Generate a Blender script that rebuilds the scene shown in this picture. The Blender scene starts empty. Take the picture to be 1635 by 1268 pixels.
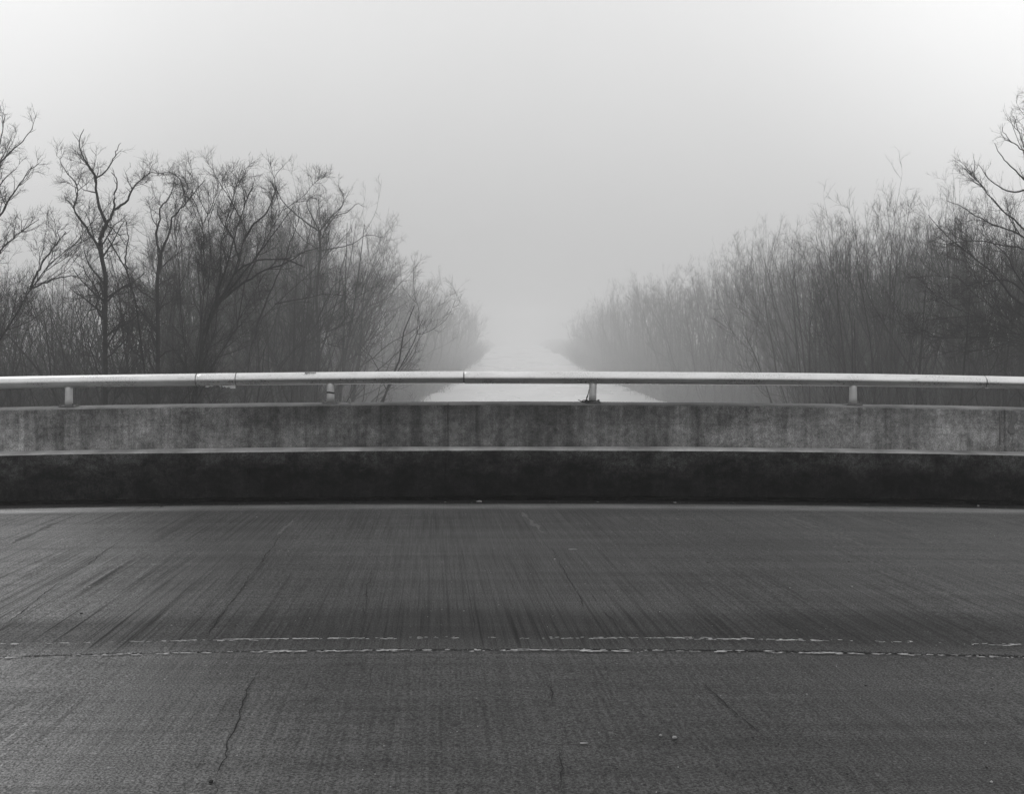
import bpy, math
import numpy as np

# ------------------------------------------------------------------ camera, sky, sun, exposure
scene = bpy.context.scene
COL = scene.collection
F, CX, HY, EYE = 1800.0, 817.5, 530.0, 1.58      # photograph's focal length, axis and horizon in pixels; eye height

cam = bpy.data.cameras.new('camera')
cam.sensor_width = 36.0
cam.lens = 36.0 * F / 1635.0
cam.shift_y = -(634.0 - HY) / 1635.0
cam.clip_start = 0.1
cam.clip_end = 3000.0
camo = bpy.data.objects.new('camera', cam)
COL.objects.link(camo)
camo.location = (0, 0, EYE)
camo.rotation_euler = (math.radians(90), 0, 0)
scene.camera = camo

SUN_EL, SUN_AZ = math.radians(48), math.radians(-62)     # azimuth from +Y, negative = left
world = bpy.data.worlds.new('World')
scene.world = world
world.use_nodes = True
nt = world.node_tree
nt.nodes.clear()
def wn(t, **k):
    n = nt.nodes.new(t)
    for a, b in k.items():
        setattr(n, a, b)
    return n
def wl(a, b): nt.links.new(a, b)
w_out = wn('ShaderNodeOutputWorld')
w_bg = wn('ShaderNodeBackground')
w_bg.inputs['Strength'].default_value = 0.1
w_sky = wn('ShaderNodeTexSky', sky_type='NISHITA', sun_disc=False, sun_elevation=SUN_EL, sun_rotation=SUN_AZ,
           air_density=1.0, dust_density=6.0, ozone_density=1.0)
w_bw = wn('ShaderNodeRGBToBW')
wl(w_sky.outputs[0], w_bw.inputs[0])
w_tc = wn('ShaderNodeTexCoord')
w_sep = wn('ShaderNodeSeparateXYZ')
wl(w_tc.outputs['Generated'], w_sep.inputs[0])
def wmath(op, a, b=None, c=None, clamp=False):
    n = wn('ShaderNodeMath', operation=op, use_clamp=clamp)
    for i, v in enumerate((a, b, c)):
        if v is None: continue
        if isinstance(v, (int, float)): n.inputs[i].default_value = v
        else: wl(v, n.inputs[i])
    return n.outputs[0]
# overcast dome: brighter towards the zenith, a broad duller stretch of thicker mist down the canal
el = wmath('MAXIMUM', w_sep.outputs['Z'], 0.0)
rise = wn('ShaderNodeMapRange', interpolation_type='SMOOTHSTEP')
wl(el, rise.inputs['Value'])
for i, v in enumerate((0.0, 0.3, 7.5, 11.4)): rise.inputs[i + 1].default_value = v
zen = rise.outputs[0]
w_dot = wn('ShaderNodeVectorMath', operation='DOT_PRODUCT')
wl(w_tc.outputs['Generated'], w_dot.inputs[0])
w_dot.inputs[1].default_value = (0.0, 0.997, 0.08)
axis = wn('ShaderNodeMapRange', interpolation_type='SMOOTHSTEP')
wl(w_dot.outputs['Value'], axis.inputs['Value'])
for i, v in enumerate((0.88, 1.0, 1.0, 0.755)): axis.inputs[i + 1].default_value = v
mist = wn('ShaderNodeTexNoise')
mist.inputs['Scale'].default_value = 2.2
mist.inputs['Detail'].default_value = 3.0
wl(w_tc.outputs['Generated'], mist.inputs['Vector'])
cloud = wmath('ADD', wmath('MULTIPLY', mist.outputs[0], 0.16), 0.92)
side = wmath('ADD', wmath('MULTIPLY', w_sep.outputs['X'], 0.15), 1.0)
dome = wmath('MULTIPLY', wmath('MULTIPLY', wmath('MULTIPLY', zen, axis.outputs[0]), cloud), side)
total = wmath('ADD', wmath('MULTIPLY', dome, 0.9), wmath('MULTIPLY', w_bw.outputs[0], 0.1))
wl(total, w_bg.inputs['Color'])
wl(w_bg.outputs[0], w_out.inputs['Surface'])

sun = bpy.data.lights.new('sun', 'SUN')
sun.energy = 0.7
sun.angle = math.radians(30)
sun.color = (1.0, 1.0, 1.0)
suno = bpy.data.objects.new('sun', sun)
COL.objects.link(suno)
suno.rotation_euler = (math.radians(90) - SUN_EL, 0, math.pi - SUN_AZ)
suno.location = (0, 0, 60)

vs = scene.view_settings
vs.view_transform = 'Standard'
vs.look = 'None'
vs.exposure = 0.0
vs.gamma = 1.0
vs.use_curve_mapping = False
cy = scene.cycles
cy.max_bounces = 6
cy.diffuse_bounces = 2
cy.glossy_bounces = 2
cy.transmission_bounces = 2
cy.volume_bounces = 2
cy.transparent_max_bounces = 4
cy.caustics_reflective = False
cy.caustics_refractive = False
cy.use_denoising = True
HAZE = 0.0027

# ------------------------------------------------------------------ helpers
def P(px, py, d):                       # photograph pixel at distance d -> world point
    return np.array([(px - CX) / F * d, d, EYE - (py - HY) / F * d])
def G(px, py):                          # photograph pixel on the road plane
    d = F * EYE / (py - HY)
    return (px - CX) / F * d, d

def tag(o, label=None, cat=None, group=None, kind=None):
    for k, v in (('label', label), ('category', cat), ('group', group), ('kind', kind)):
        if v: o[k] = v
    return o
def empty(name, loc=(0, 0, 0)):
    o = bpy.data.objects.new(name, None)
    o.location = loc
    o.empty_display_size = 0.2
    COL.objects.link(o)
    return o
def link(name, mesh, parent=None, loc=None):
    o = bpy.data.objects.new(name, mesh)
    COL.objects.link(o)
    if parent: o.parent = parent
    if loc is not None: o.location = loc
    return o
def make_mesh(name, verts, faces, mat, smooth=False, midx=None):
    m = bpy.data.meshes.new(name)
    m.from_pydata([tuple(map(float, v)) for v in verts], [], [tuple(map(int, f)) for f in faces])
    for x in (mat if isinstance(mat, (list, tuple)) else [mat]): m.materials.append(x)
    if midx is not None: m.polygons.foreach_set('material_index', np.array(midx, dtype=np.int32))
    if smooth: m.polygons.foreach_set('use_smooth', np.ones(len(m.polygons), dtype=bool))
    m.update()
    return m
def quad_mesh(name, V, Q, mat, smooth=True):
    """V (n,3), Q (m,4): quick mesh from arrays"""
    m = bpy.data.meshes.new(name)
    V = np.ascontiguousarray(V, dtype=np.float32); Q = np.ascontiguousarray(Q, dtype=np.int32)
    m.vertices.add(len(V)); m.vertices.foreach_set('co', V.ravel())
    m.loops.add(Q.size); m.loops.foreach_set('vertex_index', Q.ravel())
    m.polygons.add(len(Q))
    m.polygons.foreach_set('loop_start', np.arange(0, Q.size, 4, dtype=np.int32))
    m.polygons.foreach_set('use_smooth', np.full(len(Q), smooth, dtype=bool))
    m.materials.append(mat)
    m.update(calc_edges=True)
    return m
def noise1(x, seed, scales=((1.0, 1.0),)):
    x = np.asarray(x, float); out = np.zeros_like(x)
    for s, a in scales:
        r = np.random.default_rng(seed + int(s * 977)); tab = r.uniform(-1, 1, 4096)
        u = x / s + 2000.0; i = np.floor(u).astype(int); f = u - i; f = f * f * (3 - 2 * f)
        out += a * (tab[i % 4096] * (1 - f) + tab[(i + 1) % 4096] * f)
    return out
def noise2(x, y, seed, s):
    r = np.random.default_rng(seed); tab = r.uniform(-1, 1, (256, 256))
    u = np.asarray(x, float) / s + 500; v = np.asarray(y, float) / s + 500
    i = np.floor(u).astype(int); j = np.floor(v).astype(int); f = u - i; g = v - j
    f = f * f * (3 - 2 * f); g = g * g * (3 - 2 * g); a, b, c, d = i % 256, (i + 1) % 256, j % 256, (j + 1) % 256
    return (tab[a, c] * (1 - f) + tab[b, c] * f) * (1 - g) + (tab[a, d] * (1 - f) + tab[b, d] * f) * g
def crest(x):                           # the bridge is slightly humped along its length
    a = np.abs(np.asarray(x, float))
    return -np.where(a < 8, 0.0022 * a * a, 0.0022 * 64 + 0.0352 * (a - 8))

# ------------------------------------------------------------------ materials (all neutral: the photograph is black and white)
class Mat:
    def __init__(s, name, rough=0.9, spec=0.25, metal=0.0):
        s.m = bpy.data.materials.new(name); s.m.use_nodes = True
        s.t = s.m.node_tree; s.b = s.t.nodes['Principled BSDF']
        s.b.inputs['Roughness'].default_value = rough
        s.b.inputs['Specular IOR Level'].default_value = spec
        s.b.inputs['Metallic'].default_value = metal
        g = s.t.nodes.new('ShaderNodeNewGeometry'); s.pos = g.outputs['Position']; s.nrm = g.outputs['Normal']
        sp = s.t.nodes.new('ShaderNodeSeparateXYZ'); s.L(s.pos, sp.inputs[0]); s.x, s.y, s.z = sp.outputs
    def L(s, a, b): s.t.links.new(a, b)
    def n(s, t, **k):
        q = s.t.nodes.new(t)
        for a, b in k.items(): setattr(q, a, b)
        return q
    def math(s, op, a, b=None, c=None, clamp=False):
        q = s.n('ShaderNodeMath', operation=op, use_clamp=clamp)
        for i, v in enumerate((a, b, c)):
            if v is None: continue
            if isinstance(v, (int, float)): q.inputs[i].default_value = v
            else: s.L(v, q.inputs[i])
        return q.outputs[0]
    def vec(s, a, b, c):
        q = s.n('ShaderNodeCombineXYZ')
        for i, v in enumerate((a, b, c)):
            if isinstance(v, (int, float)): q.inputs[i].default_value = v
            else: s.L(v, q.inputs[i])
        return q.outputs[0]
    def scaled(s, sx, sy, sz):
        q = s.n('ShaderNodeVectorMath', operation='MULTIPLY'); s.L(s.pos, q.inputs[0]); q.inputs[1].default_value = (sx, sy, sz)
        return q.outputs[0]
    def noise(s, v=None, scale=1.0, detail=4.0, rough=0.55, dist=0.0):
        q = s.n('ShaderNodeTexNoise'); s.L(v if v is not None else s.pos, q.inputs['Vector'])
        q.inputs['Scale'].default_value = scale; q.inputs['Detail'].default_value = detail
        q.inputs['Roughness'].default_value = rough; q.inputs['Distortion'].default_value = dist
        return q.outputs[0]
    def rng(s, v, a, b, c, d, smooth=False):
        q = s.n('ShaderNodeMapRange', interpolation_type='SMOOTHSTEP' if smooth else 'LINEAR')
        s.L(v, q.inputs[0])
        for i, k in enumerate((a, b, c, d)): q.inputs[i + 1].default_value = k
        return q.outputs[0]
    def mul(s, *vs):
        o = vs[0]
        for v in vs[1:]: o = s.math('MULTIPLY', o, v)
        return o
    def colour(s, v):
        q = s.n('ShaderNodeCombineColor')
        for i in range(3):
            if isinstance(v, (int, float)): q.inputs[i].default_value = v
            else: s.L(v, q.inputs[i])
        s.L(q.outputs[0], s.b.inputs['Base Color']); return s
    def bump(s, v, strength=0.3, dist=0.01):
        q = s.n('ShaderNodeBump'); q.inputs['Strength'].default_value = strength; q.inputs['Distance'].default_value = dist
        s.L(v, q.inputs['Height']); s.L(q.outputs[0], s.b.inputs['Normal']); return s

def road_material():
    m = Mat('road_concrete', 0.9, 0.1)
    # tining drawn across the deck: the grooves fan very slightly
    u = m.math('DIVIDE', m.math('ADD', m.x, 2.8), m.math('SUBTRACT', 40.0, m.y))
    group = m.noise(m.vec(m.math('MULTIPLY', u, 95.0), m.math('MULTIPLY', m.y, 0.3), 0.0), 1.0, 3.0, 0.6)
    lines = m.noise(m.vec(m.math('MULTIPLY', u, 850.0), m.math('MULTIPLY', m.y, 0.35), 5.0), 1.0, 3.0, 0.75)
    lines2 = m.noise(m.vec(m.math('MULTIPLY', u, 2100.0), m.math('MULTIPLY', m.y, 0.6), 15.0), 1.0, 2.0, 0.6)
    streak = m.math('ADD', m.math('MULTIPLY', group, 0.16), m.math('ADD', m.math('MULTIPLY', lines, 0.42), m.math('MULTIPLY', lines2, 0.42)))
    fine = m.noise(m.vec(m.math('MULTIPLY', u, 2400.0), m.math('MULTIPLY', m.y, 1.2), 3.0), 1.0, 2.0, 0.6)
    long_ = m.noise(m.vec(m.math('MULTIPLY', m.x, 0.35), m.math('MULTIPLY', m.y, 5.0), 7.0), 1.0, 4.0, 0.6)
    blot = m.noise(None, 0.45, 5.0, 0.6)
    grit = m.noise(None, 105.0, 3.0, 0.8)
    speck = m.noise(None, 34.0, 2.0, 0.5)
    where = m.noise(m.vec(m.math('MULTIPLY', m.x, 0.5), m.math('MULTIPLY', m.y, 0.8), 11.0), 1.0, 2.0, 0.5)
    leftish = m.rng(m.x, -3.4, 2.0, 1.0, 0.25, True)
    tread = m.mul(m.rng(m.y, 5.6, 5.75, 0.0, 1.0, True), m.rng(m.y, 6.1, 8.2, 1.0, 0.12, True))
    amt = m.math('ADD', m.mul(leftish, m.rng(where, 0.35, 0.65, 0.1, 0.9), m.rng(m.y, 5.3, 5.6, 0.55, 1.0)), m.mul(tread, 0.6))
    s_dark = m.math('MINIMUM', m.math('MULTIPLY', m.rng(streak, 0.49, 0.60, 0.0, 1.0), amt), 1.15)
    k = m.math('SUBTRACT', 1.0, m.math('MULTIPLY', s_dark, 0.68))
    k = m.mul(k, m.rng(fine, 0.36, 0.64, 0.86, 1.14))
    k = m.mul(k, m.rng(long_, 0.25, 0.75, 0.80, 1.2))
    scan = m.noise(m.vec(m.math('MULTIPLY', m.x, 0.5), m.math('MULTIPLY', m.y, 22.0), 2.0), 1.0, 3.0, 0.65)
    k = m.mul(k, m.rng(scan, 0.35, 0.65, 0.92, 1.08))
    pale = m.math('MULTIPLY', m.rng(lines, 0.38, 0.28, 0.0, 0.45), m.rng(where, 0.4, 0.62, 0.15, 1.0))
    k = m.math('ADD', k, pale)
    k = m.mul(k, m.rng(blot, 0.25, 0.75, 0.82, 1.2))
    k = m.mul(k, m.rng(grit, 0.38, 0.62, 0.32, 1.8))
    k = m.math('ADD', k, m.rng(speck, 0.68, 0.74, 0.0, 0.8))
    k = m.mul(k, m.rng(speck, 0.24, 0.29, 0.55, 1.0))
    # oil-darkened strip just beyond the joint, washed gutter, darker line at the kerb foot
    wob = m.math('MULTIPLY', m.math('SUBTRACT', blot, 0.5), 0.35)
    yy = m.math('ADD', m.math('ADD', m.y, wob), m.math('MULTIPLY', m.math('MULTIPLY', m.x, m.x), 0.012))
    k = m.mul(k, m.rng(m.math('ABSOLUTE', m.math('SUBTRACT', yy, 6.05)), 0.12, 0.55, 0.6, 1.0, True))
    gut = m.math('ADD', m.y, m.math('MULTIPLY', wob, 0.25))
    k = m.math('ADD', k, m.mul(m.rng(m.math('ABSOLUTE', m.math('SUBTRACT', gut, 10.20)), 0.03, 0.22, 1.7, 0.0, True), m.rng(m.noise(m.scaled(1.6, 9.0, 1), 1.0, 4.0, 0.7), 0.3, 0.62, 0.3, 1.1)))
    k = m.mul(k, m.rng(gut, 10.31, 10.40, 1.0, 0.25, True))
    k = m.mul(k, m.rng(m.math('ADD', m.x, m.math('MULTIPLY', m.math('SUBTRACT', m.y, 4.6), 0.4)), -2.4, -0.4, 2.9, 1.0, True), m.rng(m.x, 0.8, 4.6, 1.0, 1.35, True))  # reverse vignette painted into the colour: paler to the left and right
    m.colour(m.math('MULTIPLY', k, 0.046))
    h = m.math('ADD', m.math('MULTIPLY', fine, 0.7), m.math('MULTIPLY', grit, 0.6))
    m.bump(h, 0.45, 0.006)
    return m.m

def wall_material():
    m = Mat('weathered_concrete', 0.92, 0.1)
    drip = m.noise(m.scaled(5.0, 1.0, 0.35), 1.0, 4.0, 0.65)
    drip2 = m.noise(m.scaled(14.0, 1.0, 1.3), 1.0, 3.0, 0.6)
    blot = m.noise(m.scaled(1.0, 1.0, 1.6), 1.6, 5.0, 0.65)
    mott = m.noise(None, 22.0, 6.0, 0.8)
    grit = m.noise(None, 125.0, 3.0, 0.75)
    k = m.rng(drip, 0.32, 0.68, 0.55, 1.4)
    k = m.mul(k, m.rng(drip2, 0.32, 0.68, 0.74, 1.26))
    k = m.mul(k, m.rng(blot, 0.32, 0.68, 0.6, 1.45))
    k = m.mul(k, m.rng(mott, 0.36, 0.64, 0.6, 1.45))
    k = m.mul(k, m.rng(grit, 0.38, 0.62, 0.55, 1.5))
    pit = m.noise(None, 48.0, 2.0, 0.5)
    k = m.mul(k, m.rng(pit, 0.25, 0.31, 0.45, 1.0))
    run = m.noise(m.scaled(24.0, 1.0, 0.5), 1.0, 2.0, 0.5)
    k = m.mul(k, m.rng(run, 0.62, 0.72, 1.0, 0.8))
    # board mark half way up and the run-off grime below the coping
    zc = m.math('ADD', m.z, m.math('MULTIPLY', m.math('MULTIPLY', m.x, m.x), 0.0022))
    k = m.mul(k, m.rng(m.math('ABSOLUTE', m.math('SUBTRACT', zc, 0.705)), 0.0, 0.006, 0.8, 1.0))
    edge = m.math('ADD', zc, m.math('MULTIPLY', m.math('SUBTRACT', drip, 0.5), 0.5))
    k = m.mul(k, m.rng(edge, 0.62, 0.86, 1.12, 0.72, True))
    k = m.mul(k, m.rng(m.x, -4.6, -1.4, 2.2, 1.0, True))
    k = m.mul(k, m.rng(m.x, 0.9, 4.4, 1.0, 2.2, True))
    m.colour(m.math('MULTIPLY', k, 0.088))
    m.bump(m.math('ADD', mott, m.math('MULTIPLY', grit, 0.4)), 0.4, 0.008)
    return m.m

def kerb_material():
    m = Mat('grimy_kerb_concrete', 0.95, 0.05)
    blot = m.noise(m.scaled(1.0, 1.0, 1.8), 2.2, 5.0, 0.65)
    mott = m.noise(None, 20.0, 6.0, 0.8)
    grit = m.noise(None, 110.0, 3.0, 0.75)
    speck = m.noise(None, 55.0, 1.0, 0.5)
    zc = m.math('ADD', m.z, m.math('MULTIPLY', m.math('MULTIPLY', m.x, m.x), 0.0022))
    lvl = m.math('ADD', zc, m.math('MULTIPLY', m.math('SUBTRACT', blot, 0.5), 0.55))
    k = m.rng(lvl, 0.22, 0.52, 0.55, 2.6, True)         # tyre splash has blackened it up to a ragged tide line
    k = m.mul(k, m.rng(mott, 0.36, 0.64, 0.45, 1.8), m.rng(grit, 0.36, 0.64, 0.45, 1.8))
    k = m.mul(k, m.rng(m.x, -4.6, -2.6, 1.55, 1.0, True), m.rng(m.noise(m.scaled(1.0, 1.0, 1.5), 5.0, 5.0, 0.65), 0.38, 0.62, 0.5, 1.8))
    k = m.math('ADD', k, m.rng(speck, 0.74, 0.8, 0.0, 1.2))
    m.colour(m.math('MULTIPLY', k, 0.0095))
    m.bump(m.math('ADD', mott, m.math('MULTIPLY', grit, 0.5)), 0.5, 0.01)
    return m.m

def ledge_material(name, v, v_lo=0.7, ends=1.0):
    m = Mat(name, 0.9, 0.2)
    k = m.mul(m.rng(m.noise(m.scaled(2.0, 1, 1), 1.5, 4.0), 0.3, 0.7, v_lo, 1.25), m.rng(m.noise(None, 40.0, 3.0, 0.7), 0.3, 0.7, 0.8, 1.2))
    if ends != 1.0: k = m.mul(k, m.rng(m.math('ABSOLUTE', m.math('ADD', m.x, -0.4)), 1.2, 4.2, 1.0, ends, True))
    m.colour(m.math('MULTIPLY', k, v))
    m.bump(m.noise(None, 60.0, 3.0), 0.4, 0.006)
    return m.m

def steel_material(name, v, rough=0.42, metal=0.85):
    m = Mat(name, rough, 0.4, metal)
    blot = m.noise(m.scaled(1.2, 4.0, 4.0), 2.0, 5.0, 0.65)
    pit = m.noise(None, 45.0, 4.0, 0.7)
    scuff = m.noise(m.scaled(3.0, 14.0, 14.0), 1.6, 3.0, 0.6)
    k = m.mul(m.rng(blot, 0.3, 0.7, 0.85, 1.1), m.rng(pit, 0.3, 0.75, 0.92, 1.06), m.rng(scuff, 0.64, 0.74, 1.0, 0.62))
    m.colour(m.math('MULTIPLY', k, v))
    m.L(m.rng(m.math('ADD', blot, m.math('MULTIPLY', pit, 0.5)), 0.4, 1.1, rough - 0.05, rough + 0.1), m.b.inputs['Roughness'])
    m.bump(pit, 0.12, 0.002)
    return m.m

def plain(name, v, rough=0.85, spec=0.2, var=0.25, scale=20.0):
    m = Mat(name, rough, spec)
    m.colour(m.math('MULTIPLY', m.rng(m.noise(None, scale, 4.0, 0.65), 0.3, 0.7, 1 - var, 1 + var), v))
    return m.m

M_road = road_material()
M_wall = wall_material()
M_kerb = kerb_material()
M_ledge = ledge_material('washed_ledge_concrete', 0.27, 0.5)
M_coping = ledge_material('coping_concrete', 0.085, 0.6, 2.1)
M_steel = steel_material('galvanised_pipe', 0.62, 0.27, 1.0)
M_sleeve = steel_material('galvanised_sleeve', 0.6, 0.24, 1.0)
M_post = steel_material('galvanised_post', 0.5, 0.55, 0.6)
M_plate = plain('rusted_plate', 0.12, 0.8, 0.3, 0.4, 60)
M_black = plain('black_tape', 0.012, 0.6)
M_crack = plain('crack_grime', 0.018, 0.95, 0.05)
M_paint = plain('worn_paint', 0.27, 0.85, 0.2, 0.75, 38)
M_white = plain('flaking_paint', 0.6, 0.8, 0.2, 0.2, 60)
M_stone = plain('pale_stone', 0.20, 0.9, 0.2, 0.3, 80)
M_darkstone = plain('dark_debris', 0.02, 0.9, 0.1, 0.3, 80)
M_bark = plain('bark', 0.022, 0.95, 0.08, 0.4, 6)
M_twig = plain('twig_bark', 0.024, 0.95, 0.08, 0.3, 3)
M_brush = plain('brush_stems', 0.014, 0.95, 0.05, 0.4, 1.5)
M_dry = plain('dry_stalk', 0.16, 0.9, 0.1, 0.4, 2.0)

def ground_material():
    m = Mat('leaf_litter_ground', 0.95, 0.05)
    k = m.mul(m.rng(m.noise(None, 0.3, 5.0, 0.65), 0.3, 0.7, 0.6, 1.4), m.rng(m.noise(None, 6.0, 4.0, 0.7), 0.3, 0.7, 0.6, 1.4))
    m.colour(m.math('MULTIPLY', k, 0.022))
    m.bump(m.noise(None, 3.0, 5.0, 0.7), 0.8, 0.15)
    return m.m
def water_material():
    m = Mat('canal_water', 0.3, 0.5)
    m.b.inputs['IOR'].default_value = 1.33
    m.colour(m.rng(m.noise(m.scaled(0.10, 0.03, 1), 1.0, 4.0), 0.35, 0.65, 0.47, 0.57))
    rip = m.noise(m.scaled(0.5, 0.9, 1), 1.0, 4.0, 0.6)
    m.bump(rip, 0.25, 0.15)
    m.L(m.rng(m.noise(m.scaled(0.06, 0.02, 1), 1.0, 3.0), 0.35, 0.65, 0.25, 0.4), m.b.inputs['Roughness'])
    return m.m
M_ground = ground_material()
M_water = water_material()

# ------------------------------------------------------------------ terrain and canal
W_Z = -12.42
def shore(Y):
    w = noise1(Y, 5, ((33.0, 1.3), (11.0, 0.9), (4.0, 0.8), (1.7, 0.4)))
    v = noise1(Y, 9, ((37.0, 1.4), (12.0, 0.9), (4.3, 0.8), (1.9, 0.4)))
    f = np.clip((np.asarray(Y, float) - 35) / 90.0, 0, 1); f = f * f * (3 - 2 * f)   # the banks draw in towards the bridge
    return -(7.0 + 11.0 * f) + w, 12.6 + 16.6 * f + v
def ground_z(X, Y):
    X = np.asarray(X, float); Y = np.asarray(Y, float)
    l, r = shore(Y)
    e = np.maximum(l - X, X - r)
    out = np.where(e > 0, 6.5 * (1 - np.exp(-np.maximum(e, 0) * 0.2)), np.maximum(e * 0.5, -1.6))
    n = 0.35 * noise2(X, Y, 3, 7.0) + 0.15 * noise2(X, Y, 4, 2.3) + 0.7 * noise2(X, Y, 6, 40.0)
    z = W_Z + 0.02 + out + n * np.clip(e / 6.0, 0.0, 1.0)
    # approach embankments either side of the span
    bank = np.clip((np.abs(X - 2.8) - 19) / 9, 0, 1) * np.exp(-np.maximum(np.abs(Y - 3.5) - 8, 0) ** 2 / 60.0)
    return np.where(bank > 0, np.maximum(z, z * (1 - bank) + (crest(X) - 0.75) * bank), z)
gx = np.unique(np.concatenate([np.linspace(-560, -60, 36), np.linspace(-60, -22, 39), np.linspace(-22, 34, 113), np.linspace(34, 60, 27), np.linspace(60, 560, 36)]))
gy = np.unique(np.concatenate([np.linspace(-120, 0, 25), np.linspace(0, 160, 161), np.linspace(160, 420, 131), np.linspace(420, 1180, 110)]))
XX, YY = np.meshgrid(gx, gy)
ZZ = ground_z(XX, YY)
nx, ny = len(gx), len(gy)
idx = np.arange(nx * ny).reshape(ny, nx)
Q = np.stack([idx[:-1, :-1], idx[:-1, 1:], idx[1:, 1:], idx[1:, :-1]], -1).reshape(-1, 4)
o = link('ground', quad_mesh('ground', np.stack([XX, YY, ZZ], -1).reshape(-1, 3), Q, M_ground))
tag(o, 'dark wooded banks sloping down to the canal', 'ground', kind='structure')
o = link('water', make_mesh('water', [(-22.5, -119, W_Z), (33.5, -119, W_Z), (33.5, 1179, W_Z), (-22.5, 1179, W_Z)], [(0, 1, 2, 3)], M_water))
tag(o, 'pale still canal water running away into the mist', 'water', kind='structure')

# ------------------------------------------------------------------ bridge: deck, kerb, parapet
def sweep(name, prof, xs, mats, seg_mat=None, jitter=0.0, seed=1, yshift=None, smooth=False):
    """closed (y, z) profile swept along x, following the hump; small edge irregularities"""
    k = len(prof); V = []; Fc = []; mi = []
    for i, x in enumerate(xs):
        c = float(crest(x))
        for j, (y, z) in enumerate(prof):
            dy = dz = 0.0
            if jitter:
                dy = float(noise1(x, seed + j * 13, ((1.1, jitter), (0.23, jitter * 0.5), (0.06, jitter * 0.3))))
                dz = float(noise1(x, seed + 500 + j * 13, ((1.4, jitter), (0.3, jitter * 0.4))))
            if yshift: dy += yshift(j, x)
            V.append((x, y + dy, z + dz + c))
    n = len(xs)
    for i in range(n - 1):
        for j in range(k):
            a, b = i * k + j, i * k + (j + 1) % k
            Fc.append((a, a + k, b + k, b)); mi.append(seg_mat[j] if seg_mat else 0)
    Fc.append(tuple(range(k))); mi.append(0)
    Fc.append(tuple((n - 1) * k + j for j in reversed(range(k)))); mi.append(0)
    return make_mesh(name, V, Fc, mats, smooth, mi)
def stations(a, b, step): return np.linspace(a, b, max(2, int(round((b - a) / step)) + 1))

road = empty('road')
tag(road, 'dark weathered concrete bridge deck with a joint along its middle', 'road', kind='structure')
def joint_y(x): return 5.612 - 0.0125 * x * x if abs(x) < 6 else 5.612 - 0.0125 * 36 - 0.15 * (abs(x) - 6)
def rag(x, s): return float(noise1(x, s, ((0.5, 0.006), (0.09, 0.005), (0.025, 0.003))))
jx = np.concatenate([stations(-30, -6, 1.0)[:-1], stations(-6, 6, 0.02), stations(6, 30, 1.0)[1:]])
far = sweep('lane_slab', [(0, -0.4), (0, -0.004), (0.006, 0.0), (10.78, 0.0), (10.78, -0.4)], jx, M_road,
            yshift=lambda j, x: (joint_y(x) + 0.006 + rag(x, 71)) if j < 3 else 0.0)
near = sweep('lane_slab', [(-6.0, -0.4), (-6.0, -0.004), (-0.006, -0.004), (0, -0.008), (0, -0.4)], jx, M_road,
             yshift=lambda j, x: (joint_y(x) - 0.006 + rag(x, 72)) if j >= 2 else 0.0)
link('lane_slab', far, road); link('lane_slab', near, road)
link('deck_soffit', sweep('deck_soffit', [(-6.0, -0.95), (-6.0, -0.41), (11.05, -0.41), (11.05, -0.95)], stations(-30, 30, 2), M_wall), road)

parapet = empty('bridge_parapet', (0, 10.75, 0))
tag(parapet, 'stained concrete parapet standing on a blackened kerb across the bridge', 'parapet')
def at_parapet(o): o.location = (0, -10.75, 0); return o
def chip(j, x):                       # knocks along the kerb's upper edge
    if j in (3, 4):
        for c, w, d in ((4.02, 0.10, 0.02), (-0.60, 0.03, 0.018), (-2.45, 0.03, 0.012), (2.9, 0.05, 0.010), (-3.9, 0.07, 0.008)):
            if abs(x - c) < w: return d * (1 - abs(x - c) / w)
    return 0.0
kx = np.concatenate([stations(-29, -7, 0.5)[:-1], stations(-7, 7, 0.025), stations(7, 29, 0.5)[1:]])
kerb = sweep('kerb', [(10.56, 0.001), (10.55, 0.028), (10.503, 0.052), (10.499, 0.473), (10.506, 0.483), (10.747, 0.488), (10.747, 0.001)],
             kx, [M_kerb, M_ledge], [0, 0, 0, 1, 1, 0, 0], 0.0035, 31, chip)
at_parapet(link('kerb', kerb, parapet))
wj = [-16.5, -11.2, -5.9, -0.61, 4.70, 10.0, 15.3]
for i in range(len(wj) - 1):
    xs = np.concatenate([[wj[i] + 0.001, wj[i] + 0.012], stations(wj[i] + 0.03, wj[i + 1] - 0.03, 0.06), [wj[i + 1] - 0.012, wj[i + 1] - 0.001]])
    nn = len(xs)
    def bev(j, x, a=wj[i], b=wj[i + 1]):
        e = min(x - a, b - x)
        return 0.010 * (1 if j < 3 else -1) if e < 0.006 and j in (0, 1, 4, 5) else 0.0
    w = sweep('wall_panel', [(10.752, 0.0015), (10.752, 0.880), (10.763, 0.893), (11.03, 0.897), (11.05, 0.868), (11.05, 0.0015)],
              xs, [M_wall, M_coping], [0, 1, 1, 1, 0, 0], 0.0022, 61 + i * 7, bev)
    at_parapet(link('wall_panel', w, parapet))
def patch_mesh(name, cx_, z0, z1, w0, y, mat, seed, thick=0.006):
    zs = np.linspace(z0, z1, 14); V = []; Fc = []
    for i, z in enumerate(zs):
        a = w0 * (1 + 0.75 * float(noise1(z * 19, seed))); b = w0 * (1 + 0.75 * float(noise1(z * 19, seed + 1)))
        c = float(crest(cx_))
        V += [(cx_ - a, y, z + c), (cx_ - a * 0.8, y - thick, z + c), (cx_ + b * 0.8, y - thick, z + c), (cx_ + b, y, z + c)]
    for i in range(len(zs) - 1):
        for j in range(3):
            a = i * 4 + j; Fc.append((a, a + 1, a + 5, a + 4))
    return make_mesh(name, V, Fc, mat)
M_mortar = ledge_material('mortar', 0.17, 0.5)
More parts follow.
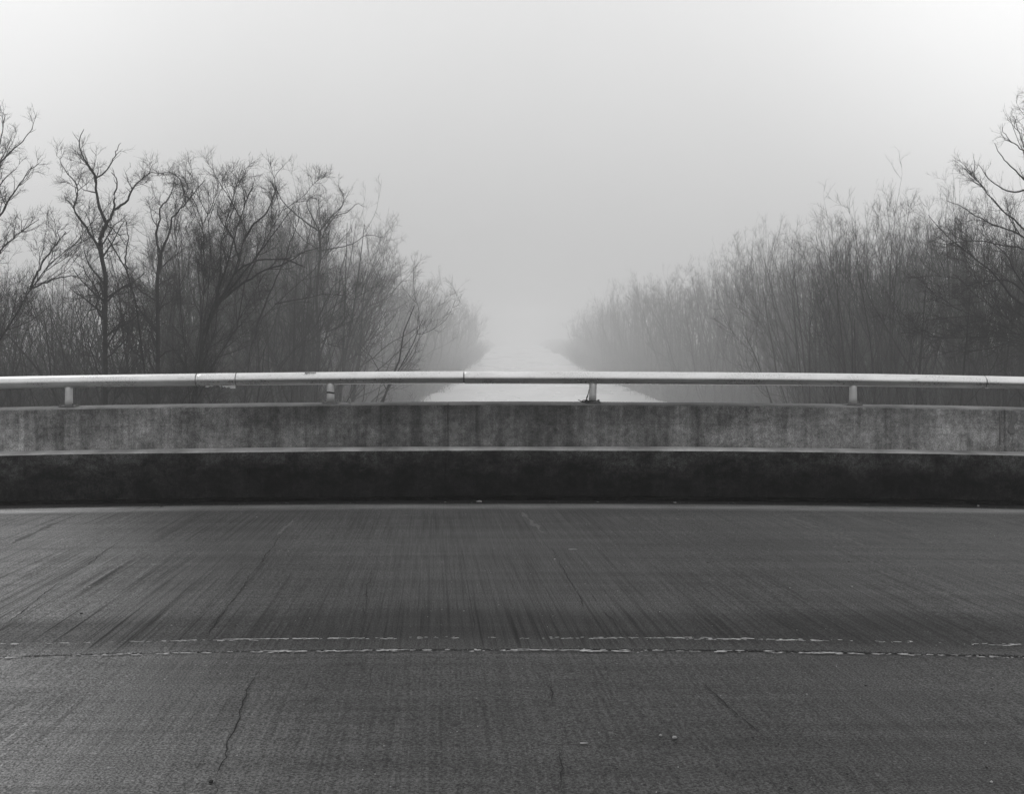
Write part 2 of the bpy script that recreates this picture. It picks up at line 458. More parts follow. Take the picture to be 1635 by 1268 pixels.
at_parapet(link('mortar_patch', patch_mesh('mortar_patch', 4.655, 0.55, 0.875, 0.006, 10.7505, M_mortar, 3), parapet))
at_parapet(link('mortar_patch', patch_mesh('mortar_patch', 4.775, 0.66, 0.875, 0.03, 10.7505, M_mortar, 8), parapet))
at_parapet(link('mortar_patch', patch_mesh('mortar_patch', -0.56, 0.53, 0.72, 0.03, 10.7505, plain('old_mortar', 0.13, 0.9, 0.1, 0.3, 20), 12, 0.004), parapet))

# ------------------------------------------------------------------ railing
def tube(pts, r, k=20, cap=True):
    pts = np.asarray(pts, float); r = np.broadcast_to(np.asarray(r, float), (len(pts),))
    T = np.gradient(pts, axis=0); T /= np.linalg.norm(T, axis=1)[:, None]
    ref = np.array([0, 0, 1.0]) if abs(T[0][2]) < 0.8 else np.array([0, 1.0, 0])
    U = np.cross(T, ref); U /= np.linalg.norm(U, axis=1)[:, None]; W = np.cross(T, U)
    V = []; Fc = []
    for i in range(len(pts)):
        for j in range(k):
            a = 2 * math.pi * j / k
            V.append(pts[i] + r[i] * (math.cos(a) * U[i] + math.sin(a) * W[i]))
    for i in range(len(pts) - 1):
        for j in range(k):
            a, b = i * k + j, i * k + (j + 1) % k
            Fc.append((a, a + k, b + k, b))
    if cap:
        Fc.append(tuple(range(k))); Fc.append(tuple((len(pts) - 1) * k + j for j in reversed(range(k))))
    return V, Fc
def shade_smooth_sides(m):
    m.polygons.foreach_set('use_smooth', np.array([len(p.vertices) == 4 for p in m.polygons], dtype=bool)); return m
def tube_mesh(name, pts, r, mat, k=20): 
    v, f = tube(pts, r, k); return shade_smooth_sides(make_mesh(name, v, f, mat))
def box(cx_, cy_, cz, sx, sy, sz, bev=0.0):
    import bmesh
    bm = bmesh.new(); bmesh.ops.create_cube(bm, size=1.0)
    bmesh.ops.scale(bm, vec=(sx, sy, sz), verts=bm.verts)
    if bev: bmesh.ops.bevel(bm, geom=bm.edges[:], offset=bev, segments=2, affect='EDGES', profile=0.5)
    bmesh.ops.translate(bm, vec=(cx_, cy_, cz), verts=bm.verts)
    return bm
def bm_mesh(name, bm, mat):
    m = bpy.data.meshes.new(name); bm.to_mesh(m); bm.free(); m.materials.append(mat); return m

RY, RZ, RR = 10.90, 1.139, 0.0605
railing = empty('bridge_railing', (0, RY, 0.9))
tag(railing, 'galvanised steel pipe handrail on short posts along the parapet top', 'railing')
def at_rail(o): o.location = (0, -RY, -0.9); return o
rj = [-15.55, -10.52, -5.49, -0.463, 4.57, 9.6, 14.6]
for i in range(len(rj) - 1):
    xs = np.concatenate([[rj[i] + 0.004, rj[i] + 0.008], stations(rj[i] + 0.05, rj[i + 1] - 0.05, 0.25), [rj[i + 1] - 0.008, rj[i + 1] - 0.004]])
    dz = [0.0, 0.0, 0.0, -0.001, 0.0015, -0.001][i]
    pts = [(x, RY + 0.003 * math.sin(x * 0.7 + i), RZ + dz + float(crest(x)) + 0.0015 * math.sin(x * 1.3 + i)) for x in xs]
    r = np.full(len(xs), RR + [0, 0, 0, 0.0008, 0, 0][i]); r[0] -= 0.003; r[-1] -= 0.003
    at_rail(link('rail_pipe', tube_mesh('rail_pipe', pts, r, M_steel, 32), railing))
    if i: at_rail(link('splice_core', tube_mesh('splice_core', [(rj[i] - 0.06, RY, RZ + float(crest(rj[i]))), (rj[i] + 0.06, RY, RZ + float(crest(rj[i])))], RR - 0.008, M_darkstone, 24), railing))
# repair sleeve with flaking paint below it
sx = stations(-3.045, -2.665, 0.05)
sl = link('repair_sleeve', tube_mesh('repair_sleeve', [(x, RY + 0.003 * math.sin(x * 0.7 + 2), RZ + float(crest(x)) + 0.0015 * math.sin(x * 1.3 + 2)) for x in sx],
          [RR - 0.0005] + [RR + 0.0012] * (len(sx) - 2) + [RR - 0.0005], M_sleeve, 32), railing)
at_rail(sl)
for sxx in (-3.047, -2.663):
    at_rail(link('weld_bead', tube_mesh('weld_bead', [(sxx - 0.004, RY, RZ + float(crest(sxx))), (sxx + 0.004, RY, RZ + float(crest(sxx)))], RR + 0.0016, M_plate, 32), railing))
V = []; Fc = []
dx = np.arange(-2.96, -2.67, 0.006); dep = np.clip(noise1(dx, 17, ((0.05, 0.018), (0.015, 0.014))) + 0.002 + 0.012 * (dx > -2.86), 0.0, 0.03)
for x, d in zip(dx, dep):
    z = RZ + float(crest(x)) - RR + 0.006
    V += [(x, RY - 0.014, z), (x, RY - 0.010, z - d - 0.006), (x, RY - 0.007, z - d - 0.006), (x, RY - 0.005, z)]
for i in range(len(dx) - 1):
    if dep[i] > 0.003 or dep[i + 1] > 0.003:
        for j in range(3): a = i * 4 + j; Fc.append((a, a + 4, a + 5, a + 1))
at_rail(link('peeling_paint', make_mesh('peeling_paint', V, Fc, M_white), railing))
# stencilled mark, too small to read
V = []; Fc = []
r_ = np.random.default_rng(4); x = P(488, 598, RY)[0]
while x < P(504, 598, RY)[0]:
    w = r_.uniform(0.003, 0.006); a0 = r_.uniform(0.30, 0.4); a1 = r_.uniform(0.62, 0.75); c = float(crest(x)); b = len(V)
    for a in (a0, (a0 + a1) / 2, a1):
        for xx in (x, x + w): V.append((xx, RY - (RR + 0.0015) * math.sin(a), RZ + c + (RR + 0.0015) * math.cos(a)))
    Fc += [(b, b + 1, b + 3, b + 2), (b + 2, b + 3, b + 5, b + 4)]
    x += w + r_.uniform(0.001, 0.005)
at_rail(link('stencilled_mark', make_mesh('stencilled_mark', V, Fc, M_crack), railing))

for i, x in enumerate([-9.35, -6.816, -4.284, -1.753, 0.778, 3.297, 5.83, 8.36]):
    c = float(crest(x)); zt = 0.895 + c
    lean = [0, 0, 0.0, -0.003, 0.006, 0.002, 0, 0][i]
    post = link('post', tube_mesh('post', [(x, RY, zt + 0.008), (x + lean * .3, RY, zt + 0.07), (x + lean * .7, RY, zt + 0.15), (x + lean, RY, RZ + c - 0.03)],
                [0.0375, 0.0365, 0.036, 0.036], M_post, 24), railing)
    at_rail(post)
    # thin weld ring
    link('weld_ring', tube_mesh('weld_ring', [(x, RY, zt + 0.014), (x, RY, zt + 0.022)], 0.041, M_plate, 20), post)
    pl = link('base_plate', bm_mesh('base_plate', box(x, RY, zt + 0.008, 0.15, 0.14, 0.012, 0.003), M_plate), post)
    rr = np.random.default_rng(i)
    for sx_ in (-1, 1):
        for sy_ in (-1, 1):
            h = 0.014 + rr.uniform(0, 0.01)
            # anchor bolts are parts of the post's plate; kept at the third level under the post
            bo = link('anchor_bolt', tube_mesh('anchor_bolt', [(x + sx_ * 0.058, RY + sy_ * 0.05, zt + 0.012), (x + sx_ * 0.058, RY + sy_ * 0.055, zt + 0.012 + h)], 0.008 if sx_ * sy_ > 0 else 0.007, M_plate, 6), post)
    if i == 3:
        th = np.linspace(0, 2 * math.pi, 25)
        Vb = []; Fb = []
        for t in th:
            for dz, rad in ((0.0, 0.0372), (0.0, 0.0385), (0.016, 0.0385), (0.016, 0.0372)):
                Vb.append((x - 0.001 + rad * math.cos(t), RY + rad * math.sin(t), zt + 0.098 + dz - 0.10 * rad * math.cos(t) + 0.002 * math.sin(3 * t)))
        for q in range(24):
            for j in range(4):
                a = q * 4 + j; b = q * 4 + (j + 1) % 4; Fb.append((a, a + 4, b + 4, b))
        link('tape_band', make_mesh('tape_band', Vb, Fb, M_black), post)
# loose oddments on the parapet
x = P(558, 640, 10.82)[0]; c = float(crest(x))
o = link('anchor_stub', tube_mesh('anchor_stub', [(0, 0, -0.004), (0.001, 0, 0.03), (0.002, 0, 0.047)], [0.012, 0.011, 0.009], M_stone, 8), None, (x, 10.84, 0.896 + c))
tag(o, 'short pale stub sticking up from the parapet beside the taped post', 'stub')
tang = empty('tangled_wire', (0.72, 10.84, 0.9 + float(crest(0.72))))
tag(tang, 'dead tangled wire and twigs caught at the foot of a rail post', 'wire')
r_ = np.random.default_rng(12)
for pts in ([(0.022, 0, 0.13), (0.006, -0.012, 0.06), (-0.012, -0.02, 0.012), (-0.05, -0.03, 0.006)],
            [(0.018, 0, 0.10), (-0.006, -0.008, 0.045), (0.012, -0.02, 0.008), (0.06, -0.05, 0.012)],
            [(-0.085, -0.03, 0.03), (-0.05, -0.035, 0.012), (0.0, -0.05, 0.022), (0.09, -0.05, 0.02), (0.14, -0.05, 0.006)],
            [(-0.06, -0.02, 0.010), (-0.03, -0.045, 0.028), (0.015, -0.05, 0.014), (0.05, -0.05, 0.03)]):
    link('strand', tube_mesh('strand', pts, [0.004] * (len(pts) - 1) + [0.002], M_darkstone, 5), tang)

# ------------------------------------------------------------------ painted lines, cracks, grit
def paint_line(name, yf, seed, cover, wid, lab):
    V = []; Fc = []
    for lane in range(3):
        xs = np.arange(-8, 8, 0.006)
        n = noise1(xs, seed + lane * 7, ((1.1, 0.14), (0.21, 0.26), (0.06, 0.38), (0.02, 0.44)))
        w = np.clip((n - cover - (0.15 if lane != 1 else 0)) * 1.3, 0, 1) * wid
        off = (lane - 1) * wid * 0.5 + noise1(xs, seed + 50 + lane, ((0.3, 0.007), (0.05, 0.005), (0.014, 0.004)))
        prev = None
        for i, x in enumerate(xs):
            if w[i] < 0.003: prev = None; continue
            y = yf(x) + off[i]; z = float(crest(x)) + 0.0035 + lane * 0.0007
            b = len(V); V += [(x, y - w[i] * 0.5, z), (x, y + w[i] * 0.5, z)]
            if prev is not None: Fc.append((prev, b, b + 1, prev + 1))
            prev = b
    o = link(name, make_mesh(name, V, Fc, M_paint), road)
    return o
paint_line('road_marking', lambda x: joint_y(x) - 0.034, 5, -0.20, 0.018, '')
paint_line('road_marking', lambda x: joint_y(x) + 0.195, 21, -0.05, 0.016, '')

def ribbon(pxs, w, seed, z=0.0025):
    pts = np.array([G(*p) for p in pxs]); seg = np.linalg.norm(np.diff(pts, axis=0), axis=1); s = np.concatenate([[0], np.cumsum(seg)])
    t = np.arange(0, s[-1], 0.02); X = np.interp(t, s, pts[:, 0]); Y = np.interp(t, s, pts[:, 1])
    X = X + noise1(t, seed, ((0.15, 0.010), (0.04, 0.006))); ww = w * np.clip(0.7 + noise1(t, seed + 3, ((0.3, 0.6), (0.06, 0.5))), 0.12, 2) * np.clip(np.minimum(t, s[-1] - t) / 0.25 + 0.1, 0, 1)
    V = []; Fc = []
    for i in range(len(t)):
        zz = float(crest(X[i])) + z; V += [(X[i] - ww[i] / 2, Y[i], zz), (X[i] + ww[i] / 2, Y[i], zz)]
        if i: b = 2 * i; Fc.append((b - 2, b - 1, b + 1, b))
    return make_mesh('crack', V, Fc, M_crack)
for i, (pl, w) in enumerate([
    ([(446, 1044), (418, 1069), (398, 1099), (389, 1123), (381, 1157), (362, 1196), (339, 1248)], 0.008),
    ([(339, 1250), (345, 1262), (342, 1290)], 0.006),
    ([(869, 1049), (875, 1080), (879, 1107), (883, 1130)], 0.007),
    ([(896, 1190), (900, 1228), (896, 1242), (902, 1275)], 0.007),
    ([(1112, 1070), (1129, 1098), (1162, 1128), (1204, 1165), (1227, 1180)], 0.008),
    ([(1281, 1230), (1310, 1261), (1330, 1280)], 0.008),
    ([(0, 999), (80, 938), (165, 880), (200, 855)], 0.007),
    ([(327, 1020), (373, 955), (423, 888), (455, 845)], 0.007),
    ([(870, 868), (885, 884), (923, 953), (962, 1011)], 0.006),
    ([(939, 942), (981, 995), (1000, 1026)], 0.009),
    ([(577, 1020), (585, 960), (592, 905)], 0.006),
    ([(752, 955), (759, 1000), (762, 1018)], 0.008),
    ([(600, 1055), (592, 1080), (586, 1104)], 0.004)]):
    link('crack', ribbon(pl, w * 0.72, 40 + i * 3), road)

M_scuff = plain('pale_scuff', 0.085, 0.95, 0.05, 0.4, 40)
for i, (pl, w) in enumerate([([(1258, 822), (1310, 842), (1389, 872)], 0.05), ([(831, 818), (850, 836), (870, 853)], 0.05), ([(10, 866), (60, 842), (100, 826)], 0.04), ([(470, 828), (452, 846), (440, 858)], 0.03)]):
    o = link('scuff', ribbon(pl, w, 140 + i * 3, 0.0018), road); o.data.name = 'scuff'; o.data.materials[0] = M_scuff

def pebble(name, px, py, sx, sy, sz, mat, label, cat, seed, rot=0.0, group=None, z0=0.0, xyz=None):
    import bmesh
    bm = bmesh.new(); bmesh.ops.create_icosphere(bm, subdivisions=2, radius=1.0); r = np.random.default_rng(seed)
    for v in bm.verts: v.co *= 1 + r.uniform(-0.22, 0.22)
    sx, sy, sz = sx * 0.75, sy * 0.75, sz * 0.75
    bmesh.ops.scale(bm, vec=(sx, sy, sz), verts=bm.verts)
    m = bm_mesh(name, bm, mat); X, Y = G(px, py) if xyz is None else xyz[:2]
    o = link(name, m, None, (X, Y, float(crest(X)) + sz * 0.72 + z0)); o.rotation_euler = (0, 0, rot)
    return tag(o, label, cat, group)
pebble('pebble', 1055, 1176, 0.008, 0.008, 0.006, M_stone, 'tiny white pebble on the near road slab, smaller one of a pair', 'pebble', 1)
pebble('pebble', 1077, 1180, 0.013, 0.010, 0.008, M_stone, 'small round pale pebble on the near slab, bigger one of a pair', 'pebble', 2)
pebble('chip_of_wood', 915, 878, 0.045, 0.006, 0.004, M_stone, 'thin pale splinter lying alone on the far lane beyond the painted lines', 'splinter', 3)
pebble('chip_of_wood', 932, 1188, 0.022, 0.008, 0.003, M_stone, 'flat pale flake on the near lane below the middle post', 'flake', 4)
pebble('pebble', 1562, 797, 0.016, 0.014, 0.012, M_stone, 'white pebble in the gutter at the kerb foot, towards the right end', 'pebble', 5, xyz=(4.32, 10.45))
pebble('litter_scrap', 765, 797, 0.035, 0.016, 0.014, M_stone, 'crumpled pale scrap lying in the gutter near the middle of the kerb', 'litter', 6, xyz=(-0.305, 10.44))
pebble('pebble', 1076, 800, 0.022, 0.012, 0.007, M_stone, 'flat pale pebble in the gutter right of the middle post', 'pebble', 7, xyz=(1.508, 10.44))
pebble('clod', 337, 1249, 0.012, 0.016, 0.006, M_darkstone, 'dark clod at the lower end of the long crack', 'clod', 8)
pebble('clod', 130, 977, 0.012, 0.010, 0.005, M_darkstone, 'small dark clod on the far lane near the left edge', 'clod', 9)
for i, (px, py, s) in enumerate([(1130, 898, .024), (1355, 895, .02), (1202, 1178, .02), (1243, 1188, .015), (1575, 1224, .02), (1262, 1259, .02), (1353, 1236, .012), (1584, 1098, .014), (1382, 1094, .014), (985, 1229, .013), (983, 1176, .010), (670, 1219, .012), (555, 1160, .008), (74, 1190, .012)]):
    pebble('leaf_scrap', px, py, s * 0.6, s * 0.3, 0.003, M_darkstone, 'dark scrap of dead leaf lying flat on the road', 'leaf', 30 + i, 0.4 * i, 'dead leaf scraps on the road')
# fine grit over the whole deck
r_ = np.random.default_rng(77); N = 900
gxp = r_.uniform(-6, 6, N); gyp = r_.uniform(2.5, 10.3, N); gs = r_.uniform(0.0015, 0.0042, N) * (1 + (r_.random(N) > 0.96) * 0.9)
V = []; Fc = []
oct_ = np.array([(1, 0, 0), (0, 1, 0), (-1, 0, 0), (0, -1, 0), (0, 0, 0.8)])
for x, y, s in zip(gxp, gyp, gs):
    if abs(y - joint_y(x)) < 0.02: y += 0.05
    b = len(V); a = r_.uniform(0, 1.5)
    for q in oct_: V.append((x + s * (q[0] * math.cos(a) - q[1] * math.sin(a)), y + s * (q[0] * math.sin(a) + q[1] * math.cos(a)), float(crest(x)) + 0.0005 + s * q[2]))
    for j in range(4): Fc.append((b + j, b + (j + 1) % 4, b + 4))
tag(link('grit', make_mesh('grit', V, Fc, plain('grit', 0.22, 0.9, 0.1, 0.5, 9))), 'fine pale grit strewn over the road deck', 'grit', kind='stuff')

# silt, leaf bits and grit collected at the kerb foot
r_ = np.random.default_rng(91); V = []; Fc = []; mi = []
for i in range(700):
    x = r_.uniform(-7, 7); y = 10.49 - abs(r_.normal(0, 0.07)); sz = r_.uniform(0.003, 0.010) * (1 + (r_.random() > 0.95)); b = len(V); a = r_.uniform(0, 6.28); el_ = r_.uniform(0.35, 1.0)
    for q in oct_: V.append((x + sz * (q[0] * math.cos(a) - el_ * q[1] * math.sin(a)), y + sz * (q[0] * math.sin(a) + el_ * q[1] * math.cos(a)), float(crest(x)) + 0.0004 + 0.5 * sz * q[2]))
    for j in range(4): Fc.append((b + j, b + (j + 1) % 4, b + 4)); mi.append(0 if i % 5 else 1)
tag(link('debris', make_mesh('debris', V, Fc, [M_darkstone, plain('pale_crumbs', 0.12, 0.9, 0.1, 0.5, 9)], False, mi)), 'silt and leaf crumbs gathered along the kerb foot', 'debris', kind='stuff')

# ------------------------------------------------------------------ trees
def unit(a): return a / np.maximum(np.linalg.norm(a, axis=-1, keepdims=True), 1e-9)
def grow(base, d, length, r0, segs, wander, up, rng, rtip=0.25, droop=0.0):
    N = len(base); pts = np.zeros((N, segs + 1, 3)); pts[:, 0] = base; d = unit(d)
    for s in range(segs):
        d = unit(d + wander * rng.normal(size=(N, 3)) + np.array([0, 0, up - droop * s / segs]))
        pts[:, s + 1] = pts[:, s] + d * (length / segs)[:, None]
    t = np.linspace(0, 1, segs + 1)
    rad = r0[:, None] * (1 - (1 - rtip) * t[None, :] ** 0.9)
    return pts, rad
def spawn(pts, rad, n, t0, t1, ang, angs, ratio, rng, length=None, rmax=0.65, minlen=0.15, shrink=0.6):
    N, S = pts.shape[:2]; S -= 1
    L = np.linalg.norm(np.diff(pts, axis=1), axis=2).sum(1) if length is None else length
    k = rng.poisson(n * np.clip(L / L.mean(), 0.15, 3.0))
    pid = np.repeat(np.arange(N), k); M = len(pid)
    t = t0 + (t1 - t0) * rng.random(M) ** 0.9
    f = t * S; i = np.minimum(f.astype(int), S - 1); f = (f - i)[:, None]
    a = pts[pid, i]; b = pts[pid, i + 1]; pos = a * (1 - f) + b * f; T = unit(b - a)
    R = rad[pid, i] * (1 - f[:, 0]) + rad[pid, i + 1] * f[:, 0]
    Pn = unit(np.cross(T, rng.normal(size=(M, 3))))
    th = np.radians(rng.normal(ang, angs, M))[:, None]
    D = T * np.cos(th) + Pn * np.sin(th)
    ln = np.maximum(L[pid] * ratio * (1.0 - shrink * t) * rng.uniform(0.65, 1.3, M), minlen)
    return pos, D, ln, R * rng.uniform(0.45, rmax, M)
def tubes(sets, k_list):
    VV = []; QQ = []; off = 0
    for (pts, rad), k in zip(sets, k_list):
        N, S = pts.shape[:2]
        if N == 0: continue
        T = unit(np.gradient(pts, axis=1))
        ref = np.where((np.abs(T[:, :1, 2:3]) > 0.9), np.array([1.0, 0, 0]), np.array([0, 0, 1.0]))
        U = unit(np.cross(T, np.broadcast_to(ref, T.shape))); W = np.cross(T, U)
        a = 2 * np.pi * np.arange(k) / k
        ring = pts[:, :, None] + rad[:, :, None, None] * (np.cos(a)[:, None] * U[:, :, None] + np.sin(a)[:, None] * W[:, :, None])
        VV.append(ring.reshape(-1, 3))
        id_ = np.arange(N * S * k).reshape(N, S, k) + off; nx_ = np.roll(id_, -1, axis=2)
        QQ.append(np.stack([id_[:, :-1], nx_[:, :-1], nx_[:, 1:], id_[:, 1:]], -1).reshape(-1, 4)); off += N * S * k
    return np.concatenate(VV), np.concatenate(QQ)

def finish(stems, seed, cfg, rs):
    """limbs, branches, twigs and twiglets from the given stems; returns (trunk mesh, crown mesh)"""
    rng = np.random.default_rng(seed); crown = []; ks = []
    src = stems
    for li, c in enumerate(cfg):
        pos, D, ln, R = spawn(src[0], src[1], c['n'], c['t0'], 1.0, c['ang'], c['angs'], c['ratio'], rng, rmax=c.get('rmax', 0.65), minlen=c.get('minlen', 0.2), shrink=c.get('shrink', 0.6))
        ln = np.minimum(ln, c.get('maxlen', 99)); R = np.clip(R, c['rmin'] * rs, c['rmaxabs'] * rs)
        D = D + np.array(c.get('bias', (0, 0, 0)))
        src = grow(pos, D, ln, R, c['segs'], c['wander'], c['up'], rng, c.get('rtip', 0.3))
        crown.append(src); ks.append(c['k'])
    return crown, ks
def cfg_spread(up=0.10, n=(13, 8, 7, 4), wander=0.20):
    return [dict(n=n[0], t0=0.28, ang=44, angs=14, ratio=0.46, rmin=0.018, rmaxabs=0.07, segs=9, wander=wander, up=up, k=5, shrink=0.55, rtip=0.25),
            dict(n=n[1], t0=0.18, ang=42, angs=14, ratio=0.42, rmin=0.009, rmaxabs=0.024, segs=6, wander=wander, up=up * 0.9, k=4, rtip=0.4),
            dict(n=n[2], t0=0.12, ang=40, angs=14, ratio=0.45, rmin=0.0055, rmaxabs=0.010, segs=4, wander=wander, up=up * 0.6, k=3, rtip=0.5, minlen=0.3),
            dict(n=n[3], t0=0.15, ang=38, angs=14, ratio=0.5, rmin=0.0038, rmaxabs=0.006, segs=3, wander=0.18, up=0.04, k=3, rtip=0.5, minlen=0.18)]
def cfg_upright(n=(16, 9, 6, 3)):
    return [dict(n=n[0], t0=0.15, ang=27, angs=8, ratio=0.46, rmin=0.016, rmaxabs=0.05, segs=8, wander=0.08, up=0.12, k=5, shrink=0.6, rtip=0.25),
            dict(n=n[1], t0=0.12, ang=29, angs=10, ratio=0.42, rmin=0.008, rmaxabs=0.02, segs=5, wander=0.10, up=0.11, k=4, rtip=0.4),
            dict(n=n[2], t0=0.1, ang=34, angs=12, ratio=0.46, rmin=0.005, rmaxabs=0.009, segs=3, wander=0.15, up=0.07, k=3, rtip=0.5, minlen=0.3),
            dict(n=n[3], t0=0.15, ang=28, angs=10, ratio=0.5, rmin=0.0036, rmaxabs=0.0055, segs=2, wander=0.14, up=0.1, k=3, rtip=0.5, minlen=0.2)]
def stems_spread(rng, H, n=1, lean=0.1, wander=0.10, r=0.17):
    base = rng.normal(size=(n, 3)) * np.array([0.25, 0.25, 0]) * (n > 1)
    d = np.stack([rng.normal(0, lean, n), rng.normal(0, lean, n), np.ones(n)], 1)
    return grow(base + np.array([0, 0, -0.3]), d, H * rng.uniform(0.85, 1.0, n) + 0.3, r * rng.uniform(0.7, 1, n), 12, wander, 0.05, rng, 0.12)
def tree_meshes(name, stems, seed, cfg, rs=1.0):
    crown, ks = finish(stems, seed, cfg, rs)
    V, Q = tubes([stems], [8]); tm = quad_mesh(name + '_trunk', V, Q, M_bark)
    V, Q = tubes(crown, ks); cm = quad_mesh(name + '_crown', V, Q, M_twig)
    return tm, cm
def place(name, meshes, loc, rz, sc, label, group=None, cat='tree'):
    e = empty(name, loc); e.rotation_euler = (0, 0, rz); e.scale = (sc, sc, sc)
    link('trunk', meshes[0], e); link('crown', meshes[1], e)
    return tag(e, label, cat, group)

# prototypes
protos_spread = []; protos_clump = []; protos_up = []
for s in range(4):
    r = np.random.default_rng(100 + s)
    protos_spread.append(tree_meshes('spreading_tree', stems_spread(r, 12.5, 1 + (s % 2), 0.12, 0.11, 0.16), 200 + s, cfg_spread(n=(14, 8, 6, 4) if s % 2 == 0 else (8, 7, 6, 4), wander=0.14), 0.55))
for s in range(3):
    r = np.random.default_rng(120 + s)
    protos_clump.append(tree_meshes('clump_tree', stems_spread(r, 9.5, 5, 0.34, 0.08, 0.085), 220 + s, cfg_spread(0.12, (7, 6, 5, 3), 0.12), 0.6))
for s in range(4):
    r = np.random.default_rng(140 + s)
    protos_up.append(tree_meshes('upright_tree', stems_spread(r, 12.0, 5, 0.14, 0.03, 0.095), 240 + s, cfg_upright((7, 6, 5, 3)), 0.55))

# --- the near trees that stand out one by one, limbs laid out after the photograph
def resample(pl, S):
    pl = np.array(pl, float); s = np.concatenate([[0], np.cumsum(np.linalg.norm(np.diff(pl, axis=0), axis=1))])
    # smooth curve through the points
    m_ = np.gradient(pl, s, axis=0); t = np.linspace(0, s[-1], S + 1)
    i = np.clip(np.searchsorted(s, t, side='right') - 1, 0, len(s) - 2); h = (s[i + 1] - s[i]); u = ((t - s[i]) / h)[:, None]; h = h[:, None]
    return (2*u**3 - 3*u**2 + 1) * pl[i] + (u**3 - 2*u**2 + u) * h * m_[i] + (-2*u**3 + 3*u**2) * pl[i + 1] + (u**3 - u**2) * h * m_[i + 1]
def near_tree(name, d, limbs, label, seed, cfg, sway=0.6, cat='tree', group=None, base_px=None):
    """limbs: list of (pixel polyline, start radius, end radius); each limb wanders in depth as it climbs"""
    rng = np.random.default_rng(seed); S = 16
    root_px = limbs[0][0][0]; X0 = (root_px[0] - CX) / F * d; gz = float(ground_z(X0, d)); root = np.array([X0, d, gz])
    pts = []; rad = []; depth_at = {}
    for pl, r0, r1 in limbs:
        d0 = depth_at.get(pl[0], 0.0); drift = rng.normal(0, sway); w = []
        for i, (px, py) in enumerate(pl):
            dd = d0 + drift * i / max(1, len(pl) - 1); depth_at[(px, py)] = dd
            w.append(P(px, py, d + dd))
        if pl is limbs[0][0] or pl[0][1] >= 560:
            w.insert(0, np.array([w[0][0] * 1.0, w[0][1], float(ground_z(w[0][0], w[0][1])) - 0.2]))
        q = resample(w, S); tt = np.linspace(0, 1, S + 1)
        q[1:-1] += rng.normal(0, 0.012, (S - 1, 3))
        pts.append(q); rad.append(0.68 * (r0 * (1 - tt) + r1 * tt))
    pts = np.array(pts) - root; rad = np.array(rad)
    tm, cm = tree_meshes(name, (pts, rad), seed + 1, cfg, 0.72)
    return place(name, (tm, cm), tuple(root), 0, 1, label, group, cat)

hero_cfg = [dict(n=9, t0=0.30, ang=45, angs=15, ratio=0.34, rmin=0.015, rmaxabs=0.045, segs=9, wander=0.15, up=0.06, k=5, maxlen=1.3),
            dict(n=5, t0=0.15, ang=45, angs=14, ratio=0.42, rmin=0.008, rmaxabs=0.02, segs=6, wander=0.15, up=0.06, k=4, rtip=0.4),
            dict(n=5, t0=0.15, ang=42, angs=14, ratio=0.42, rmin=0.005, rmaxabs=0.009, segs=4, wander=0.18, up=0.05, k=3, minlen=0.28, rtip=0.5),
            dict(n=4, t0=0.15, ang=40, angs=14, ratio=0.5, rmin=0.0036, rmaxabs=0.0055, segs=3, wander=0.16, up=0.04, k=3, minlen=0.16, rtip=0.5)]
dense_cfg = [dict(hero_cfg[0], n=18, ratio=0.36, ang=30, angs=12, up=0.06, wander=0.10, t0=0.14, maxlen=1.45), dict(hero_cfg[1], n=6, ang=33, wander=0.12), dict(hero_cfg[2], n=5, wander=0.13, segs=3), dict(hero_cfg[3], n=3, segs=2)]
near_tree('forked_tree', 31, [
    ([(168, 600), (167, 521), (168, 470), (166, 417), (159, 395)], 0.13, 0.085),
    ([(159, 395), (148, 380), (130, 352), (118, 337), (123, 320), (122, 295), (107, 274), (98, 262)], 0.06, 0.014),
    ([(159, 395), (163, 372), (170, 358)], 0.085, 0.08),
    ([(170, 358), (159, 332), (154, 306), (153, 285), (143, 265), (130, 245), (128, 220), (134, 206)], 0.07, 0.012),
    ([(153, 285), (174, 267), (184, 245), (193, 228)], 0.035, 0.01),
    ([(170, 358), (182, 335), (184, 306), (188, 298), (187, 287), (178, 275)], 0.06, 0.015),
    ([(182, 335), (202, 322), (213, 298), (226, 285), (245, 276), (262, 279)], 0.055, 0.012),
    ([(170, 358), (190, 375), (200, 392)], 0.03, 0.01)],
    'tall crooked tree with a wide twisting fork, highest crown beside the left edge', 301, hero_cfg)
near_tree('sinuous_tree', 33, [
    ([(252, 600), (252, 502), (250, 465), (252, 432), (256, 406)], 0.115, 0.08),
    ([(256, 406), (249, 372), (256, 350), (254, 333), (267, 320), (276, 298), (280, 282)], 0.055, 0.014),
    ([(256, 406), (272, 365), (276, 346), (297, 326), (308, 309), (328, 287)], 0.06, 0.014),
    ([(297, 326), (291, 298), (282, 280), (268, 274), (250, 280)], 0.035, 0.012),
    ([(252, 432), (270, 415), (290, 400), (300, 392)], 0.03, 0.01)],
    'snaking tree with a kinked double stem, right next to the wide forked tree', 311, hero_cfg)
near_tree('leaning_tree', 30, [
    ([(232, 600), (222, 521), (215, 476), (204, 439), (192, 415), (180, 390), (172, 380)], 0.075, 0.025),
    ([(204, 439), (200, 410), (205, 380), (200, 350)], 0.035, 0.012)],
    'slim tree leaning left across the foot of the forked tree', 321, hero_cfg)
